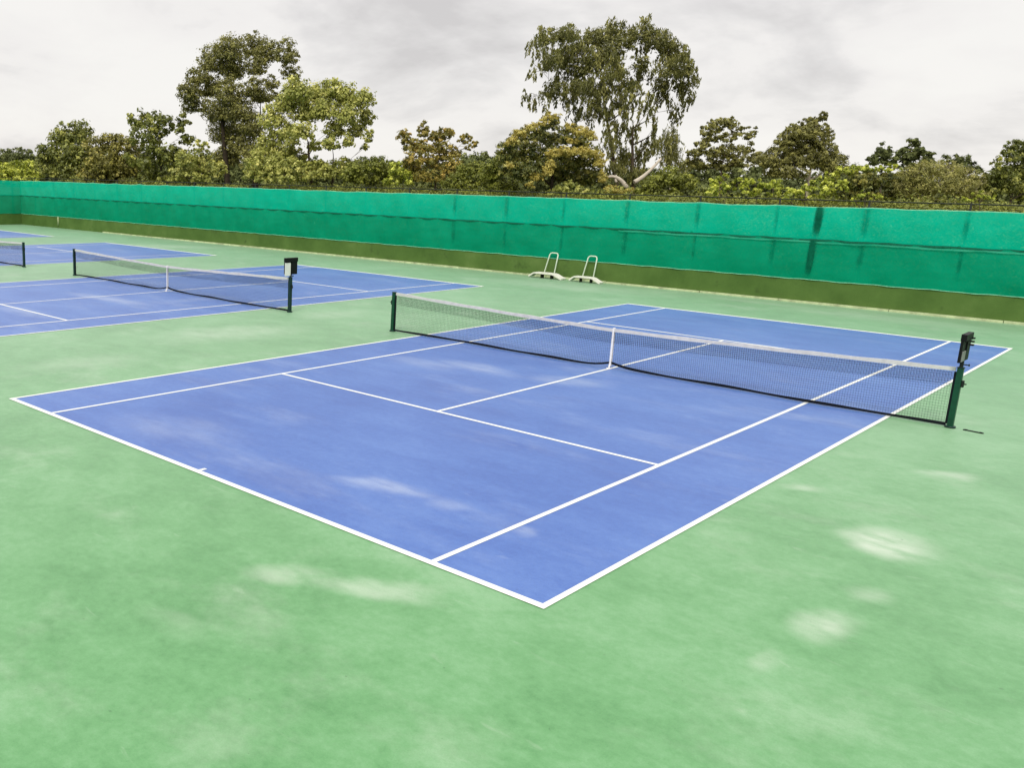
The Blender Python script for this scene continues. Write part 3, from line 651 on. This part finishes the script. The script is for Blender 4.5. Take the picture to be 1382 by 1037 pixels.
plant('windblown_tree', 'dense dark olive tree whose pointed top leans to the right', 'tree', 1072, 16,
      [(1113, 156, 6, 5), (1105, 160, 10, 5), (1092, 165, 12, 5), (1080, 172, 13, 7), (1070, 180, 13, 8), (1096, 176, 16, 8), (1102, 172, 14, 7), (1084, 180, 18, 9), (1066, 190, 17, 9), (1100, 188, 18, 10), (1118, 184, 7, 9), (1056, 198, 12, 8), (1086, 200, 24, 10), (1112, 204, 16, 10), (1050, 212, 18, 10), (1080, 216, 24, 12), (1110, 220, 20, 12), (1036, 218, 12, 10), (1132, 212, 12, 7), (1060, 232, 24, 10), (1128, 226, 14, 10)],
      'olive', 2.1, (.34, .12), group=TG, trunk_r=.18, bark=MBARKP, lean=.05, deep=.6)
plant('cypress_tree', 'small dark round-topped tree far behind the lime shrubs, the shorter of two', 'tree', 1191, 40, [(1191, 204, 9, 10), (1184, 214, 10, 10), (1199, 214, 10, 11)], 'far', 2.0, (.5, .3), group=TG)
plant('cypress_tree', 'larger dark tree far behind the lime shrubs, with a narrow knobbly top', 'tree', 1234, 36, [(1234, 193, 8, 8), (1228, 204, 12, 9), (1242, 204, 9, 9), (1222, 214, 13, 9), (1248, 214, 11, 9), (1235, 222, 20, 8)], 'far', 2.0, (.5, .3), group=TG)
plant('palm_like_tree', 'spiky dark tree far behind the dry shrub, near the right edge', 'tree', 1288, 34, [(1282, 215, 9, 6), (1298, 216, 10, 8), (1290, 226, 18, 8), (1318, 228, 10, 7)], 'far', 1.7, (.7, .16), group=TG)
plant('leafy_tree', 'dark broad-leaved tree cut by the right edge of the photo', 'tree', 1366, 7,
      [(1370, 198, 10, 9), (1382, 206, 14, 14), (1358, 212, 9, 8), (1372, 226, 18, 14), (1350, 232, 13, 10), (1395, 232, 16, 18), (1362, 248, 20, 14), (1340, 252, 12, 14), (1388, 260, 18, 14), (1344, 224, 7, 5), (1410, 215, 14, 18)],
      'dark', 1.7, (.24, .12), group=TG, trunk_r=.12)
# -- shrubs along the fence
plant('leafy_shrub', 'mid green rounded shrub between the light green tree and the small rusty tree', 'shrub', 505, 7,
      [(488, 228, 14, 12), (508, 224, 14, 11), (522, 232, 12, 12), (496, 242, 20, 8), (472, 236, 12, 12)], 'mid', 1.9, (.26, .14), group=SG, trunk_r=.06)
plant('leafy_shrub', 'yellow-green shrub at the left foot of the small rusty tree', 'shrub', 538, 5,
      [(535, 230, 10, 10), (546, 238, 10, 9), (528, 244, 12, 7), (552, 246, 8, 5)], 'lime', 1.5, (.24, .13), group=SG, trunk_r=.05)
plant('leafy_shrub', 'dull green shrub at the right foot of the small rusty tree', 'shrub', 632, 6,
      [(622, 236, 12, 11), (640, 228, 14, 10), (650, 242, 14, 9), (612, 248, 14, 7), (632, 250, 18, 6)], 'mid', 1.8, (.24, .12), group=SG, trunk_r=.06)
plant('leafy_shrub', 'olive shrub touching the left side of the golden-leaved tree', 'shrub', 668, 5,
      [(660, 234, 12, 13), (674, 226, 10, 14), (668, 248, 18, 9), (690, 250, 14, 8)], 'mid', 1.8, (.24, .13), group=SG, trunk_r=.06)
plant('leafy_shrub', 'pale leafy bush under the golden-leaved tree, right above the net', 'shrub', 772, 3,
      [(756, 256, 10, 7), (772, 250, 10, 8), (786, 258, 10, 6), (742, 260, 8, 5)], 'bright', 1.3, (.26, .16), group=SG, trunk_r=.05)
plant('leafy_shrub', 'golden dry shrub at the foot of the tall drooping tree, above the fence post', 'shrub', 836, 6,
      [(824, 256, 8, 6), (840, 258, 12, 5), (852, 258, 8, 4)], 'gold', 1.6, (.22, .1), group=SG, trunk_r=.04)
plant('leafy_shrub', 'dark olive shrub right of the fallen pale branch', 'shrub', 896, 7,
      [(884, 246, 14, 10), (904, 240, 14, 12), (924, 246, 14, 12), (895, 258, 22, 8), (870, 258, 12, 7)], 'mid', 1.9, (.24, .12), group=SG, trunk_r=.06)
plant('lime_shrub', 'lime green shrub with big pale leaves in front of the airy olive tree', 'shrub', 984, 2.5,
      [(964, 246, 8, 7), (975, 240, 9, 6), (958, 258, 9, 7), (984, 252, 11, 8), (1000, 248, 9, 7), (972, 264, 14, 5)], 'lime', 1.15, (.24, .17), group=SG, trunk_r=.04)
plant('lime_shrub', 'lime green shrub just left of below the leaning dark tree, close to the net', 'shrub', 1028, 2.6,
      [(1016, 246, 9, 7), (1034, 248, 11, 8), (1046, 252, 9, 8), (1022, 260, 13, 6), (1008, 256, 8, 6), (1042, 264, 10, 5)], 'lime', 1.2, (.24, .17), group=SG, trunk_r=.04)
plant('lime_shrub', 'low lime green shrub right below the leaning dark tree', 'shrub', 1086, 2.6,
      [(1070, 260, 9, 7), (1086, 256, 10, 7), (1100, 248, 10, 8), (1112, 258, 10, 7), (1092, 268, 16, 5), (1062, 268, 8, 4)], 'lime', 1.2, (.22, .16), group=SG, trunk_r=.04)
plant('lime_shrub', 'larger light green bush with spreading top, right of the low lime shrub', 'shrub', 1150, 3.5,
      [(1122, 240, 12, 8), (1142, 232, 14, 8), (1164, 226, 14, 6), (1186, 228, 16, 5), (1206, 226, 12, 4), (1134, 252, 14, 9), (1120, 262, 10, 7)], 'lime', 1.25, (.22, .13), group=SG, trunk_r=.05)
plant('leafy_shrub', 'deep green shady bush under the spreading light green top', 'shrub', 1180, 4.5,
      [(1160, 246, 14, 11), (1182, 244, 16, 11), (1204, 246, 14, 12), (1172, 262, 16, 9), (1196, 264, 16, 8), (1150, 264, 14, 8)], 'mango', 1.9, (.22, .13), group=SG, trunk_r=.05)
plant('lime_shrub', 'small bright sprig of lime leaves poking over the net near the overlap strip', 'shrub', 1162, 1.6,
      [(1152, 270, 7, 5), (1166, 262, 7, 5), (1182, 266, 8, 5), (1158, 278, 6, 3)], 'lime', 1.2, (.18, .13), group=SG, trunk_r=.03)
plant('dry_shrub', 'dry twiggy brownish shrub with bare pale branches, near the right end', 'shrub', 1262, 5,
      [(1232, 236, 16, 13), (1254, 228, 16, 11), (1278, 230, 18, 12), (1300, 238, 16, 12), (1244, 252, 18, 13), (1270, 250, 18, 14), (1298, 256, 18, 12), (1322, 248, 14, 12), (1222, 258, 14, 12), (1250, 268, 20, 6), (1320, 264, 14, 8)],
      'dry', 1.25, (.20, .065), group=SG, trunk_r=.07, bark=MBARKP, fork=.25, stems=3, twigs=8, clump=.36)
plant('lime_shrub', 'small lime green tuft in front of the dry shrub, beside the right edge tree', 'shrub', 1318, 2.4,
      [(1308, 268, 8, 4), (1322, 262, 8, 4), (1334, 266, 7, 4)], 'lime', 1.3, (.18, .09), group=SG, trunk_r=.03)
plant('hedge', 'pale yellow-green overgrown hedge beyond the corner at the far left', 'hedge', 20, 22,
      [(-20, 232, 18, 12), (4, 230, 16, 11), (24, 230, 16, 11), (44, 232, 12, 14), (14, 242, 20, 7), (36, 244, 20, 7)], 'lime', 1.6, (.55, .3), trunk_r=.08)

# undergrowth: one low tangled mass along the back of the wall
def stuff_mass(name, us, vr, extra, size, kind, leaf, K, label, cat, step):
    Bs = []; u = us[0]
    while u < us[1]:
        e = RNG.uniform(*extra)/max(.3, ray(u, 300)[1]); D = wall_depth(max(u, 56))+e; ppm = F/D; hz = RNG.uniform(*vr(u))
        rr = size*RNG.uniform(.7, 1.3); top = CAM+ray(u, hz)*D; z = top[2]-rr*1.2
        Bs.append((np.array([top[0], top[1], z]), rr*1.3, rr*1.3, rr)); 
        if z > 1.2: Bs.append((np.array([top[0], top[1], z*.55]), rr*1.4, rr*1.3, rr*1.1))
        u += step*ppm*RNG.uniform(.6, 1.2)
    me = leaves_mesh(name, *foliage(Bs, K, leaf, 0, .35, .5)); return obj(name, me, LM[kind], kind='stuff', label=label, category=cat)
hv = lambda u: 235+33*u/1382
stuff_mass('undergrowth', (90, 1400), lambda u: (hv(u)-2, hv(u)+12), (3.5, 9), 1.1, 'mid', (.24, .13), 1.7, 'tangled green undergrowth filling the ground behind the fence', 'undergrowth', 1.1)
stuff_mass('low_undergrowth', (80, 1400), lambda u: (hv(u)+4, hv(u)+14), (2.4, 4.5), .8, 'mid', (.2, .12), 1.8, 'low green undergrowth right behind the top of the net', 'undergrowth', .9)
stuff_mass('far_treeline', (-250, 1700), lambda u: (hv(u)-42+14*math.sin(u*.021)*math.sin(u*.0057), hv(u)-26), (110, 190), 4.5, 'far', (1.5, .9), 1.6, 'far hazy line of trees along the horizon', 'treeline', 4)
# a low hill far to the left
hm = []; hf = []; c0 = CAM+ray(-30, 300)*620; n1, n2 = 40, 20
for i in range(n1+1):
    for j in range(n2+1):
        a, b = i/n1*2-1, j/n2*2-1; p = RTH*a*160+FWH*b*90
        hm.append((c0[0]+p[0], c0[1]+p[1], -1+17*max(0, math.cos(a*1.57))*max(0, math.cos(b*1.57))+.8*math.sin(a*21)*math.cos(b*9)*max(0, math.cos(a*1.57))))
for i in range(n1):
    for j in range(n2): k_ = i*(n2+1)+j; hf.append((k_, k_+n2+1, k_+n2+2, k_+1))
MHILL = painted('wooded_hill', (.035, .042, .022), .95, .05, .4, .05)
obj('hill', mesh_np('hill', hm, hf, True), MHILL, kind='structure')

# ------------------------------------------------------------------ light
SUN_EL, SUN_AZ = R(50), R(155)      # azimuth from +Y, clockwise: behind the camera
wd = bpy.data.worlds.new('World'); sc.world = wd; wd.use_nodes = True
nt = wd.node_tree; nt.nodes.clear(); lk = nt.links
sky = N(nt, 'ShaderNodeTexSky', sky_type='NISHITA'); sky.sun_disc = False; sky.sun_elevation = SUN_EL; sky.sun_rotation = SUN_AZ
bg1 = N(nt, 'ShaderNodeBackground'); lk.new(sky.outputs[0], bg1.inputs[0]); bg1.inputs[1].default_value = .1
tc = N(nt, 'ShaderNodeTexCoord').outputs['Generated']
sp = N(nt, 'ShaderNodeSeparateXYZ'); lk.new(tc, sp.inputs[0])
zc = math_(nt, 'MAXIMUM', sp.outputs[2], 0)
den = math_(nt, 'ADD', zc, .36)
cb = N(nt, 'ShaderNodeCombineXYZ'); lk.new(math_(nt, 'DIVIDE', sp.outputs[0], den), cb.inputs[0]); lk.new(math_(nt, 'DIVIDE', sp.outputs[1], den), cb.inputs[1])
n1 = noise(nt, cb.outputs[0], 1.0, 7, .55, dist=.3); n2 = noise(nt, cb.outputs[0], 2.6, 7, .55, dist=.3)
f = math_(nt, 'ADD', math_(nt, 'MULTIPLY', n1, .62), math_(nt, 'MULTIPLY', n2, .38))
cl = ramp(nt, [(.39, (.67, .645, .635)), (.445, (.81, .785, .77)), (.485, (.92, .89, .865)), (.55, (.965, .94, .905))], f)
grad = math_(nt, 'ADD', 1.0, math_(nt, 'MULTIPLY', sstep(nt, zc, .22, .9), .7))   # overcast sky: brighter towards the zenith
bg2 = N(nt, 'ShaderNodeBackground'); lk.new(cl, bg2.inputs[0]); lk.new(grad, bg2.inputs[1])
mx = N(nt, 'ShaderNodeMixShader'); mx.inputs[0].default_value = .93; lk.new(bg1.outputs[0], mx.inputs[1]); lk.new(bg2.outputs[0], mx.inputs[2])
wo = N(nt, 'ShaderNodeOutputWorld'); lk.new(mx.outputs[0], wo.inputs[0])
sun = bpy.data.lights.new('sun', 'SUN'); sun.energy = 2.1; sun.angle = R(13); sun.color = (1, .95, .87)
so = bpy.data.objects.new('sun', sun); col.objects.link(so)
dirv = Vector((math.sin(SUN_AZ)*math.cos(SUN_EL), math.cos(SUN_AZ)*math.cos(SUN_EL), math.sin(SUN_EL)))
so.rotation_euler = dirv.to_track_quat('Z', 'Y').to_euler(); so.location = (0, 0, 60)
sc.view_settings.view_transform = 'Standard'; sc.view_settings.look = 'None'; sc.view_settings.exposure = 0; sc.view_settings.gamma = 1
sc.cycles.max_bounces = 6; sc.cycles.transparent_max_bounces = 12
